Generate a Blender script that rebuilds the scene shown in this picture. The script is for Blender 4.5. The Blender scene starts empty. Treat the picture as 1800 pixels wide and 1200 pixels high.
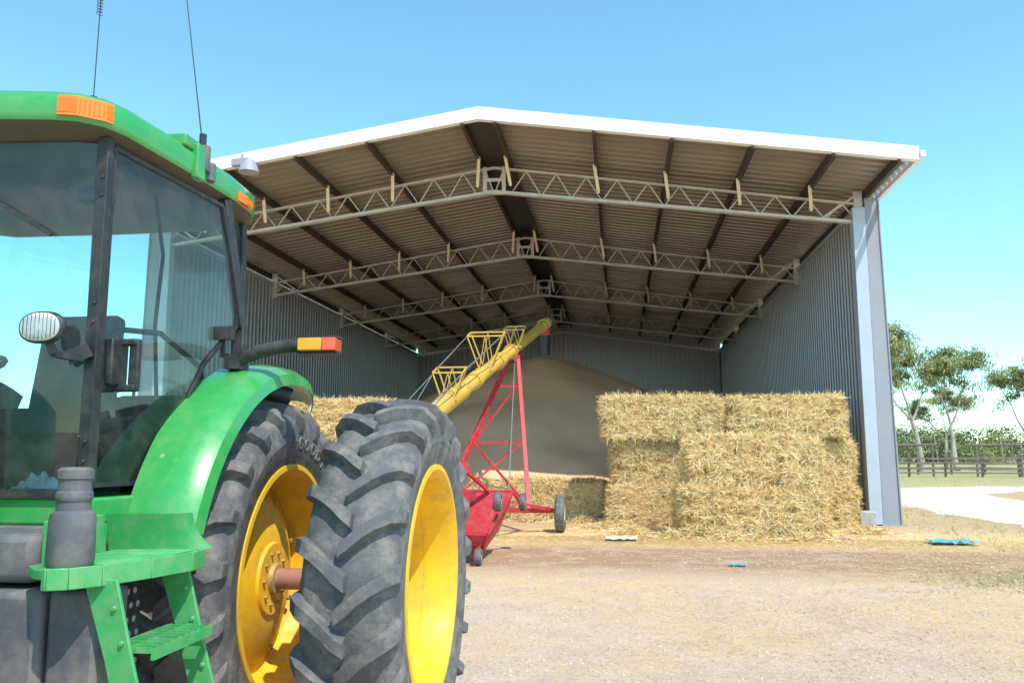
import bpy, math, random
from mathutils import Vector, Matrix, noise
random.seed(7)
scene=bpy.context.scene
R=math.radians
# ------------------------------------------------------------------ helpers
class MB:
    def __init__(s): s.v=[];s.f=[];s.m=[]
    def add(s,vs,fs,m=0):
        o=len(s.v); s.v+= [tuple(v) for v in vs]; s.f+=[tuple(i+o for i in f) for f in fs]; s.m+=[m]*len(fs)
    def box(s,a,b,m=0):
        x0,y0,z0=a;x1,y1,z1=b
        s.add([(x0,y0,z0),(x1,y0,z0),(x1,y1,z0),(x0,y1,z0),(x0,y0,z1),(x1,y0,z1),(x1,y1,z1),(x0,y1,z1)],
              [(0,3,2,1),(4,5,6,7),(0,1,5,4),(1,2,6,5),(2,3,7,6),(3,0,4,7)],m)
    def bar(s,p,q,w,h=None,m=0,up=(0,0,1)):
        if h is None:h=w
        p=Vector(p);q=Vector(q);d=(q-p)
        if d.length<1e-6:return
        d.normalize();u=Vector(up)
        if abs(d.dot(u))>.98:u=Vector((1,0,0))
        a=d.cross(u).normalized();b=a.cross(d).normalized()
        vs=[]
        for c in(p,q):
            for i,j in((-1,-1),(1,-1),(1,1),(-1,1)):vs.append(c+a*(w/2*i)+b*(h/2*j))
        s.add(vs,[(0,3,2,1),(4,5,6,7),(0,1,5,4),(1,2,6,5),(2,3,7,6),(3,0,4,7)],m)
    def cyl(s,p,q,r,r2=None,n=12,m=0,caps=True):
        if r2 is None:r2=r
        p=Vector(p);q=Vector(q);d=(q-p).normalized();u=Vector((0,0,1))
        if abs(d.dot(u))>.98:u=Vector((1,0,0))
        a=d.cross(u).normalized();b=a.cross(d).normalized()
        vs=[]
        for c,rr in((p,r),(q,r2)):
            for i in range(n):
                t=2*math.pi*i/n;vs.append(c+a*(rr*math.cos(t))+b*(rr*math.sin(t)))
        fs=[(i,(i+1)%n,n+(i+1)%n,n+i) for i in range(n)]
        if caps:fs+=[tuple(range(n))[::-1],tuple(range(n,2*n))]
        s.add(vs,fs,m)
    def tube(s,pts,r,n=8,m=0):
        for i in range(len(pts)-1):s.cyl(pts[i],pts[i+1],r,None,n,m)
    def prism(s,poly,z0,z1,m=0,axis='z'):
        n=len(poly);
        if axis=='z': vs=[(x,y,z0) for x,y in poly]+[(x,y,z1) for x,y in poly]
        elif axis=='x': vs=[(z0,x,y) for x,y in poly]+[(z1,x,y) for x,y in poly]
        else: vs=[(x,z0,y) for x,y in poly]+[(x,z1,y) for x,y in poly]
        s.add(vs,[tuple(range(n))[::-1],tuple(range(n,2*n))]+[(i,(i+1)%n,n+(i+1)%n,n+i) for i in range(n)],m)
    def revx(s,prof,c,n=64,m=0,closed=False):
        k=len(prof);vs=[]
        for i in range(n):
            t=2*math.pi*i/n
            for x,r in prof:vs.append((c[0]+x,c[1]+r*math.cos(t),c[2]+r*math.sin(t)))
        fs=[]
        for i in range(n):
            j=(i+1)%n
            for a in range(k if closed else k-1):
                b=(a+1)%k;fs.append((i*k+a,j*k+a,j*k+b,i*k+b))
        s.add(vs,fs,m)
    def revz(s,prof,c,n=24,m=0):
        k=len(prof);vs=[]
        for i in range(n):
            t=2*math.pi*i/n
            for r,z in prof:vs.append((c[0]+r*math.cos(t),c[1]+r*math.sin(t),c[2]+z))
        fs=[]
        for i in range(n):
            j=(i+1)%n
            for a in range(k-1):fs.append((i*k+a,j*k+a,j*k+a+1,i*k+a+1))
        s.add(vs,fs,m)
def smooth(me,ang=35):
    me.polygons.foreach_set('use_smooth',[True]*len(me.polygons))
    try: me.set_sharp_from_angle(angle=R(ang))
    except Exception: pass
WL={}
def mkmesh(name,mb,mats,loc=(0,0,0),sm=None):
    me=bpy.data.meshes.new(name)
    L=Vector(loc)
    me.from_pydata([tuple(Vector(v)-L) for v in mb.v],[],mb.f)
    for m in (mats if isinstance(mats,(list,tuple)) else [mats]):me.materials.append(m)
    me.polygons.foreach_set('material_index',mb.m)
    me.update()
    if sm:smooth(me,sm)
    return me
def link(o,parent,loc):
    scene.collection.objects.link(o)
    WL[o.name]=Vector(loc)
    if parent: o.parent=parent; o.location=Vector(loc)-WL[parent.name]
    else: o.location=loc
    return o
def obj(name,mb,mats,parent=None,loc=(0,0,0),sm=None,bevel=0,**k):
    me=mkmesh(name,mb,mats,loc,sm)
    o=link(bpy.data.objects.new(name,me),parent,loc)
    if bevel:
        b=o.modifiers.new('b','BEVEL');b.width=bevel;b.segments=2;b.limit_method='ANGLE';b.angle_limit=R(40)
        if not sm: smooth(me,35)
        b.harden_normals=False
    for a,c in k.items():o[a]=c
    return o
def empty(name,loc,parent=None,**k):
    o=link(bpy.data.objects.new(name,None),parent,loc)
    o.empty_display_size=.3
    for a,c in k.items():o[a]=c
    return o
# ------------------------------------------------------------------ materials
def nd(nt,t,**k):
    n=nt.nodes.new(t)
    for a,b in k.items():setattr(n,a,b)
    return n
def ramp(nt,fac,stops):
    r=nd(nt,'ShaderNodeValToRGB');e=r.color_ramp.elements
    while len(e)<len(stops):e.new(.5)
    for i,(p,c) in enumerate(stops):
        e[i].position=p;e[i].color=(c,c,c,1) if not isinstance(c,tuple) else (*c,1)
    nt.links.new(fac,r.inputs[0]);return r.outputs[0]
def noise_t(nt,vec,scale,detail=4,rough=.6):
    n=nd(nt,'ShaderNodeTexNoise');n.inputs['Scale'].default_value=scale;n.inputs['Detail'].default_value=detail;n.inputs['Roughness'].default_value=rough
    if vec:nt.links.new(vec,n.inputs['Vector'])
    return n.outputs['Fac']
def mixc(nt,f,a,b,mode='MIX'):
    m=nd(nt,'ShaderNodeMix',data_type='RGBA',blend_type=mode)
    for s,v in((0,f),(6,a),(7,b)):
        if isinstance(v,(int,float)):m.inputs[s].default_value=v
        elif isinstance(v,tuple):m.inputs[s].default_value=(*v,1)
        else:nt.links.new(v,m.inputs[s])
    return m.outputs[2]
def mat(name,col,rough=.5,metal=0,var=.15,scale=3,dirt=None,dirt_amt=.4,bump=0,bscale=40,coat=0,stretch=None,spec=None):
    m=bpy.data.materials.new(name);m.use_nodes=True;nt=m.node_tree
    p=nt.nodes['Principled BSDF']
    tc=nd(nt,'ShaderNodeTexCoord');vec=tc.outputs['Object']
    if stretch:
        mp=nd(nt,'ShaderNodeMapping');mp.inputs['Scale'].default_value=stretch;nt.links.new(vec,mp.inputs[0]);vec=mp.outputs[0]
    n1=noise_t(nt,vec,scale,5,.6)
    dark=tuple(c*(1-var) for c in col);lite=tuple(min(1,c*(1+var)) for c in col)
    c=mixc(nt,ramp(nt,n1,[(.3,0.),(.7,1.)]),dark,lite)
    if dirt:
        n2=noise_t(nt,vec,scale*2.3,8,.7)
        c=mixc(nt,ramp(nt,n2,[(.45,0.),(.75,dirt_amt)]),c,dirt)
        rr=nd(nt,'ShaderNodeMapRange');nt.links.new(n2,rr.inputs[0]);rr.inputs[1].default_value=.4;rr.inputs[2].default_value=.7;rr.inputs[3].default_value=rough;rr.inputs[4].default_value=min(1,rough+.3);nt.links.new(rr.outputs[0],p.inputs['Roughness'])
    else:p.inputs['Roughness'].default_value=rough
    nt.links.new(c,p.inputs['Base Color']);p.inputs['Metallic'].default_value=metal
    p.inputs['Coat Weight'].default_value=coat;p.inputs['Coat Roughness'].default_value=.08
    if spec is not None:p.inputs['Specular IOR Level'].default_value=spec
    if bump:
        b=nd(nt,'ShaderNodeBump');b.inputs['Strength'].default_value=bump;b.inputs['Distance'].default_value=.02
        nt.links.new(noise_t(nt,vec,bscale,6,.7),b.inputs['Height']);nt.links.new(b.outputs[0],p.inputs['Normal'])
    return m
DUST=(.46,.36,.26)
M=dict(
 green=mat('green_paint',(.035,.33,.07),.26,0,.05,2,DUST,.2,coat=.6),
 dgreen=mat('green_step_paint',(.055,.37,.11),.36,0,.08,5,DUST,.35,bump=.06,bscale=60,coat=.25),
 yellow=mat('yellow_rim_paint',(.86,.50,.014),.42,0,.12,3,(.42,.25,.10),.7,bump=.05,bscale=20),
 ayellow=mat('yellow_auger_paint',(.62,.37,.045),.5,0,.12,2,DUST,.6),
 red=mat('red_paint',(.52,.018,.035),.4,0,.1,3,DUST,.25),
 rubber=mat('tyre_rubber',(.105,.103,.107),.75,0,.2,4,(.36,.31,.26),.75,bump=.35,bscale=50),
 letter=mat('lettering_rubber',(.22,.22,.21),.8),
 black=mat('black_plastic',(.02,.022,.025),.42,0,.15,5,DUST,.15),
 grey=mat('grey_plastic',(.11,.11,.125),.5,0,.15,3,DUST,.4,bump=.1,bscale=80),
 inter=mat('cab_interior',(.06,.065,.07),.7),
 cloth=mat('seat_cloth',(.05,.05,.055),.9),
 white=mat('white_colorbond',(.86,.86,.86),.35,0,.03,1),
 clad=mat('zincalume_wall',(.40,.395,.425),.38,.4,.04,.6,stretch=(1,1,.2)),
 roof=mat('zincalume_roof',(.47,.41,.335),.33,.6,.08,.5,(.27,.225,.17),.3,stretch=(.4,2,1)),
 steel=mat('galvanised_steel',(.56,.53,.48),.45,.15,.12,3,(.3,.24,.18),.3),
 purlin=mat('purlin_steel_shaded',(.06,.05,.04),.55,.2,.15,2),  # galvanised purlins under the roof, their shade put into the near-black colour
 brace=mat('brace_steel',(.70,.60,.44),.5,.1,.1,2),
 column=mat('column_steel',(.31,.32,.37),.5,.1,.08,1,DUST,.2),
 flash=mat('blue_grey_flashing',(.44,.49,.58),.4,.1,.05,1),
 conc=mat('concrete',(.4,.38,.35),.9,0,.2,6,bump=.5,bscale=30),
 amber=mat('amber_lens',(.85,.22,.01),.2,0,.1,20,coat=.5),
 redl=mat('red_lens',(.75,.10,.02),.2,coat=.5),
 lens=mat('lamp_lens',(.60,.61,.59),.25,.3,.1,60,bump=.5,bscale=30,stretch=(6,1,1)),
 rust=mat('rusty_axle',(.38,.20,.14),.6,0,.25,8),
 bolt=mat('bolt_steel',(.46,.32,.12),.6,.2,.3,30),
 bark=mat('gum_bark',(.42,.36,.30),.9,0,.3,2,(.16,.12,.09),.6),
 leafa=mat('leaf_dark',(.09,.115,.035),.6,0,.3,.6),
 leafb=mat('leaf_mid',(.20,.23,.075),.6,0,.3,.6),
 leafc=mat('leaf_light',(.36,.37,.15),.6,0,.25,.6),
 wood=mat('weathered_wood',(.20,.155,.12),.9,0,.3,5),
 strawa=mat('straw_pale',(.96,.76,.42),.6,0,.12,9),
 strawb=mat('straw_gold',(.82,.57,.24),.7,0,.2,9),
 strawc=mat('straw_brown',(.46,.28,.10),.8,0,.2,9),  # darkest straw tone, dealt to blades at random
 bale=mat('bale_core',(.60,.39,.15),.9,0,.35,8,(.25,.145,.045),.8,bump=1,bscale=45,stretch=(1,1,3)),
 grain=mat('grain',(.86,.50,.29),.95,0,.06,.8,(.68,.38,.215),.3,bump=.3,bscale=90),
 stone=mat('stone',(.52,.38,.29),.9,0,.4,2),
 grassd=mat('dry_grass_blade',(.56,.45,.23),.8,0,.2,3),
 grassg=mat('green_grass_blade',(.25,.29,.10),.8,0,.2,3),
 road=mat('pale_gravel',(.68,.58,.48),.95,0,.12,.5,bump=.3,bscale=8),
 blue=mat('blue_plastic',(.13,.45,.55),.5),
 pink=mat('pink_plastic',(.6,.35,.45),.5),
 cable=mat('steel_cable',(.3,.3,.3),.4,.5),
)
def glass(name,tint,dust):
    m=bpy.data.materials.new(name);m.use_nodes=True;nt=m.node_tree;nt.nodes.clear()
    out=nd(nt,'ShaderNodeOutputMaterial');tr=nd(nt,'ShaderNodeBsdfTransparent');tr.inputs[0].default_value=(*tint,1)
    gl=nd(nt,'ShaderNodeBsdfGlossy');gl.inputs['Roughness'].default_value=.02
    df=nd(nt,'ShaderNodeBsdfDiffuse');df.inputs[0].default_value=(.45,.47,.42,1)
    fr=nd(nt,'ShaderNodeFresnel');fr.inputs[0].default_value=1.6
    m1=nd(nt,'ShaderNodeMixShader');nt.links.new(fr.outputs[0],m1.inputs[0]);nt.links.new(tr.outputs[0],m1.inputs[1]);nt.links.new(gl.outputs[0],m1.inputs[2])
    m2=nd(nt,'ShaderNodeMixShader');tc=nd(nt,'ShaderNodeTexCoord')
    f=ramp(nt,noise_t(nt,tc.outputs['Object'],3.5,7,.75),[(.40,dust*.1),(.72,dust)])
    nt.links.new(f,m2.inputs[0]);nt.links.new(m1.outputs[0],m2.inputs[1]);nt.links.new(df.outputs[0],m2.inputs[2])
    nt.links.new(m2.outputs[0],out.inputs[0]);return m
M['glass']=glass('cab_glass',(.72,.86,.82),.12)
def ground_mat():
    m=bpy.data.materials.new('dirt_ground');m.use_nodes=True;nt=m.node_tree;p=nt.nodes['Principled BSDF'];p.inputs['Roughness'].default_value=.95;p.inputs['Specular IOR Level'].default_value=.1
    g=nd(nt,'ShaderNodeNewGeometry');pos=g.outputs['Position'];sx=nd(nt,'ShaderNodeSeparateXYZ');nt.links.new(pos,sx.inputs[0])
    def mr(src,a,b,c=0,d=1):
        n=nd(nt,'ShaderNodeMapRange');nt.links.new(src,n.inputs[0]);n.inputs[1].default_value=a;n.inputs[2].default_value=b;n.inputs[3].default_value=c;n.inputs[4].default_value=d;return n.outputs[0]
    def mul(a,b,op='MULTIPLY'):
        n=nd(nt,'ShaderNodeMath',operation=op)
        for i,v in enumerate((a,b)):
            if isinstance(v,(int,float)):n.inputs[i].default_value=v
            else:nt.links.new(v,n.inputs[i])
        return n.outputs[0]
    big=noise_t(nt,pos,.35,5,.6);mid=noise_t(nt,pos,1.6,8,.7);fine=noise_t(nt,pos,24,7,.8);fib=noise_t(nt,pos,9,8,.8);grit=noise_t(nt,pos,60,4,.8)
    c=mixc(nt,ramp(nt,mid,[(.3,0.),(.7,1.)]),(.66,.475,.35),(.82,.645,.51))
    c=mixc(nt,ramp(nt,fine,[(.36,.8),(.50,0.)]),c,(.40,.235,.15))
    c=mixc(nt,ramp(nt,grit,[(.36,.6),(.48,0.)]),c,(.40,.245,.16))
    c=mixc(nt,ramp(nt,fine,[(.57,0.),(.70,.6)]),c,(.90,.78,.66))
    Y=sx.outputs[1];X=sx.outputs[0]
    sm=mul(mul(mr(Y,6,13),ramp(nt,mid,[(.42,0.),(.6,1.)])),.6)
    c=mixc(nt,sm,c,(.80,.55,.25))
    patch=mul(ramp(nt,big,[(.46,0.),(.56,.8)]),ramp(nt,fib,[(.42,0.),(.58,1.)]))
    c=mixc(nt,patch,c,(.76,.52,.24))
    st=mul(mul(mr(Y,11.2,12.8),mr(Y,16.4,14.8)),mr(mid,.32,.52))
    c=mixc(nt,mul(st,.85),c,(.38,.235,.145))
    nearshed=mul(mr(Y,14.8,16.2),mr(Y,19,18))
    c=mixc(nt,mul(nearshed,.75),c,(.84,.59,.26))
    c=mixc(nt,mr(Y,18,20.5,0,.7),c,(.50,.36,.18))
    gr=mr(mul(X,mul(mid,3),'ADD'),7.5,10.5)
    gy=mr(Y,42,54)
    gm=mul(gr,ramp(nt,fib,[(.4,.0),(.65,.9)]))
    gcol=mixc(nt,ramp(nt,big,[(.4,0.),(.65,1.)]),(.54,.40,.22),(.38,.36,.16))
    c=mixc(nt,mul(gm,.75),c,gcol)
    c=mixc(nt,mul(gy,.85),c,(.40,.38,.17))
    nt.links.new(c,p.inputs['Base Color'])
    b=nd(nt,'ShaderNodeBump');b.inputs['Strength'].default_value=.8;b.inputs['Distance'].default_value=.03
    h=mul(mul(fine,mul(mid,1.5),'ADD'),mul(grit,.4),'ADD');nt.links.new(h,b.inputs['Height']);nt.links.new(b.outputs[0],p.inputs['Normal'])
    return m
M['ground']=ground_mat()
# ------------------------------------------------------------------ world, sun, camera
S=Vector((.36,-.44,.84)).normalized()
elev=math.asin(S.z);rot=math.atan2(S.x,S.y)
w=bpy.data.worlds.new("World");scene.world=w;w.use_nodes=True;nt=w.node_tree
bg=nt.nodes['Background'];sky=nd(nt,'ShaderNodeTexSky',sky_type='NISHITA');sky.sun_disc=False
sky.sun_elevation=elev;sky.sun_rotation=rot;sky.altitude=0;sky.air_density=1.0;sky.dust_density=.0;sky.ozone_density=1.5
tint=mixc(nt,1.0,sky.outputs[0],(1.42,2.10,1.98),'MULTIPLY')
nt.links.new(tint,bg.inputs[0]);bg.inputs[1].default_value=.15
sl=bpy.data.lights.new('sun','SUN');sl.energy=5;sl.angle=R(.5);sl.color=(1,.945,.86)
so=bpy.data.objects.new('sun',sl);scene.collection.objects.link(so);so.rotation_euler=S.to_track_quat('Z','Y').to_euler();so.location=(0,0,40)
cd=bpy.data.cameras.new('camera');cam=bpy.data.objects.new('camera',cd);scene.collection.objects.link(cam);scene.camera=cam
cam.location=(0,0,1.65);cam.rotation_euler=(R(97.72),0,R(7.38));cd.lens=29.06;cd.sensor_width=36;cd.clip_end=3000;cd.clip_start=.05
scene.view_settings.view_transform='Standard';scene.view_settings.look='None';scene.view_settings.exposure=0
# ------------------------------------------------------------------ ground
mb=MB()
mb.add([(-900,-900,0),(900,-900,0),(900,900,0),(-900,900,0)],[(0,1,2,3)])
obj('ground',mb,M['ground'],kind='structure')
mb=MB();cl=[(14.5,-20),(13.2,0),(11.9,15),(11.6,24),(11.4,32),(13,38.5),(20,43),(34,46),(60,48),(120,49)]
fine_=[]
for i in range(len(cl)-1):
    p0=Vector(cl[max(0,i-1)]);p1=Vector(cl[i]);p2=Vector(cl[i+1]);p3=Vector(cl[min(len(cl)-1,i+2)])
    for k in range(14):
        t=k/14;fine_.append(.5*((2*p1)+(p2-p0)*t+(2*p0-5*p1+4*p2-p3)*t*t+(3*p1-p0-3*p2+p3)*t**3))
L=[];Rr=[]
for i,p in enumerate(fine_):
    a=fine_[max(0,i-1)];b=fine_[min(len(fine_)-1,i+1)];d=(b-a).normalized();nn=Vector((-d.y,d.x))
    wd=2.7+.7*noise.noise(Vector((i*.5,0,0)));wr=2.7+.7*noise.noise(Vector((i*.5,5,0)))
    L.append((p.x+nn.x*wd,p.y+nn.y*wd,.006));Rr.append((p.x-nn.x*wr,p.y-nn.y*wr,.006))
vs=L+Rr;k=len(L);mb.add(vs,[(i,i+k,i+k+1,i+1) for i in range(k-1)])
obj('dirt_track',mb,M['road'],kind='structure')
# ------------------------------------------------------------------ shed
CX=-3.13;YF=18.0;YB=49.2;RZ=9.47;SL=.149;HW=9.55
def rz(x):return RZ-SL*abs(x-CX)
shed=empty('farm_shed',(CX,20.6,0),label="open-fronted grey corrugated steel hay shed with white gable fascia",category="shed")
def ribs(L0,L1,per=.2,h=.032):
    out=[];y=L0
    while y<L1:
        for a,b in((0,0),(.5,0),(.57,1),(.93,1)):
            if y+a*per<=L1:out.append((y+a*per,b*h))
        y+=per
    out.append((L1,0));return out
mb=MB()
for sgn in(-1,1):
    pr=ribs(YF,YB+.4,.34,.14)
    vs=[]
    for y,h in pr:
        for u in(0,.5,1):
            x=CX+sgn*HW*u;vs.append((x,y,rz(x)+h-.05))
    fs=[]
    for i in range(len(pr)-1):
        for j in(0,1):
            a=i*3+j;fs.append((a,a+1,a+4,a+3))
    mb.add(vs,fs)
roof=obj('roof',mb,M['roof'],shed,(CX,20.6,9))
mb=MB();
mb.add([(CX-.3,YF,rz(CX-.3)+.095),(CX,YF,RZ+.105),(CX+.3,YF,rz(CX+.3)+.095),(CX-.3,YB+.4,rz(CX-.3)+.095),(CX,YB+.4,RZ+.105),(CX+.3,YB+.4,rz(CX+.3)+.095)],[(0,1,4,3),(1,2,5,4)])
obj('ridge_cap',mb,M['white'],roof,(CX,YF,9.5))
mb=MB()
for sgn in(-1,1):
    e=CX+sgn*(HW+.03);zt=.10
    pts=[(CX,RZ+zt+.02),(e,rz(e)+zt+.02),(e,rz(e)-.18),(CX,RZ-.18)]
    mb.prism(pts,YF-.06,YF-.02,axis='y')
    pts=[(CX,RZ-.15),(e,rz(e)-.15),(e,rz(e)-.18),(CX,RZ-.18)]
    mb.prism(pts,YF-.018,YF+.1,axis='y')
obj('fascia',mb,M['white'],roof,(CX,YF,9.3))
for sgn in(-1,1):
    mb=MB();e=CX+sgn*(HW+.05);z=rz(e)
    mb.box((min(e,e+sgn*.10),YF-.1,z-.11),(max(e,e+sgn*.10),YB+.4,z+.02))
    obj('gutter',mb,M['white'],roof,(e,YF,z))
pur=[.95,2.65,4.4,6.15,7.85,9.2]
for sgn in(-1,1):
    for u in[.38]+pur[1:]:
        mb=MB();x=CX+sgn*u;z=rz(x)
        mb.box((x-.03,YF+.02,z-.25),(x+.03,YB,z-.055));mb.box((x-.029,YF+.021,z-.26),(x+.06,YB,z-.2502))
        obj('purlin',mb,M['purlin'],roof,(x,20.6,z))
mb=MB();mb.box((CX-.33,YF+.05,RZ-.14),(CX+.33,YB,RZ-.12));obj('ridge_tray',mb,M['purlin'],roof,(CX,20.6,9.4))
XR=5.94;XL=2*CX-XR;WT=7.6
for X,sg in((XR,1),(XL,-1)):
    mb=MB();pr=ribs(20.75,YB,.28,.075);vs=[];
    for y,h in pr:vs+= [(X+sg*h,y,.08),(X+sg*h,y,WT)]
    mb.add(vs,[(2*i,2*i+2,2*i+3,2*i+1) for i in range(len(pr)-1)])
    wl=obj('side_wall',mb,M['clad'],shed,(X,30,0))
    for z in(1.2,2.6,4.0,5.4,6.8):
        mb=MB();mb.box((min(X+sg*.08,X+sg*.2),20.9,z),(max(X+sg*.08,X+sg*.2),YB,z+.06))
        obj('wall_girt',mb,M['steel'],wl,(X,30,z))
    mb=MB();mb.box((X-.05,20.75,WT),(X+.05,YB,WT+.12));obj('wall_top_flashing',mb,M['flash'],wl,(X,30,WT))
mb=MB();pr=ribs(XL,XR,.28,.06);vs=[]
for x,h in pr:vs+=[(x,YB-h,.08),(x,YB-h,rz(x)-.055)]
mb.add(vs,[(2*i,2*i+2,2*i+3,2*i+1) for i in range(len(pr)-1)])
bw=obj('back_wall',mb,M['clad'],shed,(CX,YB,0))
mb=MB();
for sg in(-1,1):mb.bar((CX,YB-.2,RZ-.62),(CX+sg*9.05,YB-.2,rz(CX+9.05)-.55),.08,.14)
obj('end_rafter',mb,M['white'],bw,(CX,YB,8.5))
TY=[20.6,27.75,34.9,42.05]
for ty in TY+[YB-.3]:
    for X,sg in((XR,1),(XL,-1)):
        mb=MB();a=X+sg*.085;top=rz(X+sg*.3)-.25
        big=ty<21
        wd=.43 if big else .3
        y0=ty-.12
        if big:
            mb.prism([(a,0),(a+sg*.03,0),(a+sg*.03,top),(a,top)],y0,y0+.28,axis='y')
            mb.prism([(a+sg*(wd-.03),0),(a+sg*wd,0),(a+sg*(wd-.1),top),(a+sg*(wd-.13),top)],y0,y0+.28,axis='y')
            mb.prism([(a+sg*.031,0),(a+sg*(wd-.031),0),(a+sg*(wd-.131),top),(a+sg*.031,top)],y0+.03,y0+.045,axis='y')
            mb.box((min(a-sg*.05,a+sg*.5),y0-.1,0),(max(a-sg*.05,a+sg*.5),y0+.38,.025))
        else:
            mb.box((min(a+sg*.2,a+sg*.23),y0,0),(max(a+sg*.2,a+sg*.23),y0+.25,top));mb.box((min(a+sg*.2,a+sg*.42),y0+.11,0),(max(a+sg*.2,a+sg*.42),y0+.13,top))
            mb.box((min(a+sg*.42,a+sg*.45),y0,0),(max(a+sg*.42,a+sg*.45),y0+.25,top))
        col=obj('column',mb,M['column'],shed,(a,ty,0))
        if big:
            mb=MB();mb.box((min(X-sg*.22,X+sg*.075),ty-.14,.02),(max(X-sg*.22,X+sg*.075),ty+.1,WT+.0))
            obj('corner_flashing',mb,M['flash'],shed,(X,ty,0),bevel=.01)
def truss(ty,first):
    mb=MB();s=.07
    xe=XR-.05-CX
    tt=lambda u:RZ-.42-SL*u
    bt=lambda u:RZ-1.07-.128*u
    for sgn in(-1,1):
        mb.bar((CX,ty,tt(0)),(CX+sgn*xe,ty,tt(xe)),.09,.05)
        for dy in(-.05,.05):
            mb.bar((CX,ty+dy,bt(0)),(CX+sgn*xe,ty+dy,bt(xe)),.04,.075)
        n=11;us=[.45+(xe-.45)*i/n for i in range(n+1)]
        for i in range(n):
            u0,u1=us[i],us[i+1];um=(u0+u1)/2
            mb.bar((CX+sgn*u0,ty,bt(u0)),(CX+sgn*um,ty,tt(um)),.028,.028)
            mb.bar((CX+sgn*um,ty,tt(um)),(CX+sgn*u1,ty,bt(u1)),.028,.028)
        mb.bar((CX+sgn*.25,ty,bt(.25)-.04),(CX+sgn*.25,ty,tt(.25)+.06),.07,.10)
        mb.bar((CX+sgn*.02,ty,bt(.1)),(CX+sgn*.25,ty,tt(.25)),.03)
        mb.bar((CX+sgn*xe,ty,bt(xe)-.1),(CX+sgn*xe,ty,rz(CX+xe)-.1),.12,.2)
        mb.bar((CX+sgn*(xe-.9),ty,bt(xe-.9)),(CX+sgn*(xe-.05),ty,rz(CX+xe)-.2),.05,.05)
    mb.bar((CX-.25,ty,(bt(0)+tt(0))/2),(CX+.25,ty,(bt(0)+tt(0))/2),.06,.08)
    mb.bar((CX-.25,ty,bt(0)),(CX+.25,ty,bt(0)-.03),.1,.1)
    o=obj('roof_truss',mb,M['steel'],shed,(CX,ty,8))
    for sgn in(-1,1):
        for u in[.38]+pur[1:5]:
            mb=MB();x=CX+sgn*u
            mb.bar((x-sgn*.04,ty-.45,rz(x)-.2),(x+sgn*.05,ty-.1,bt(u)+.22),.08,.03)
            mb.bar((x+sgn*.05,ty-.1,bt(u)+.24),(x+sgn*.05,ty-.05,bt(u)+.19),.07,.06)
            obj('fly_brace',mb,M['brace'],o,(x,ty,8.5))
for i,ty in enumerate(TY):truss(ty,i==0)
mb=MB();fx,fy,fz=-8.7,17.85,8.42
mb.revz([(.02,.12),(.12,.1),(.2,-.05),(.24,-.2),(.22,-.2),(.02,-.12)],(fx+.12,fy,fz));mb.bar((fx-.3,fy,fz+.05),(fx+.1,fy,fz+.07),.12,.16);mb.bar((fx-.1,fy,fz),(fx-.1,fy+.1,fz+.3),.05)
obj('flood_light',mb,M['column'],None,(fx,fy,fz),sm=40,label="grey metal floodlight hanging below white shed fascia",category="light")
mb=MB();mb.box((5.36,19.9,0),(5.72,20.25,.36));obj('concrete_block',mb,M['conc'],None,(5.6,20.1,0),bevel=.03,label="rough grey concrete block beside the shed column",category="block")
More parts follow.
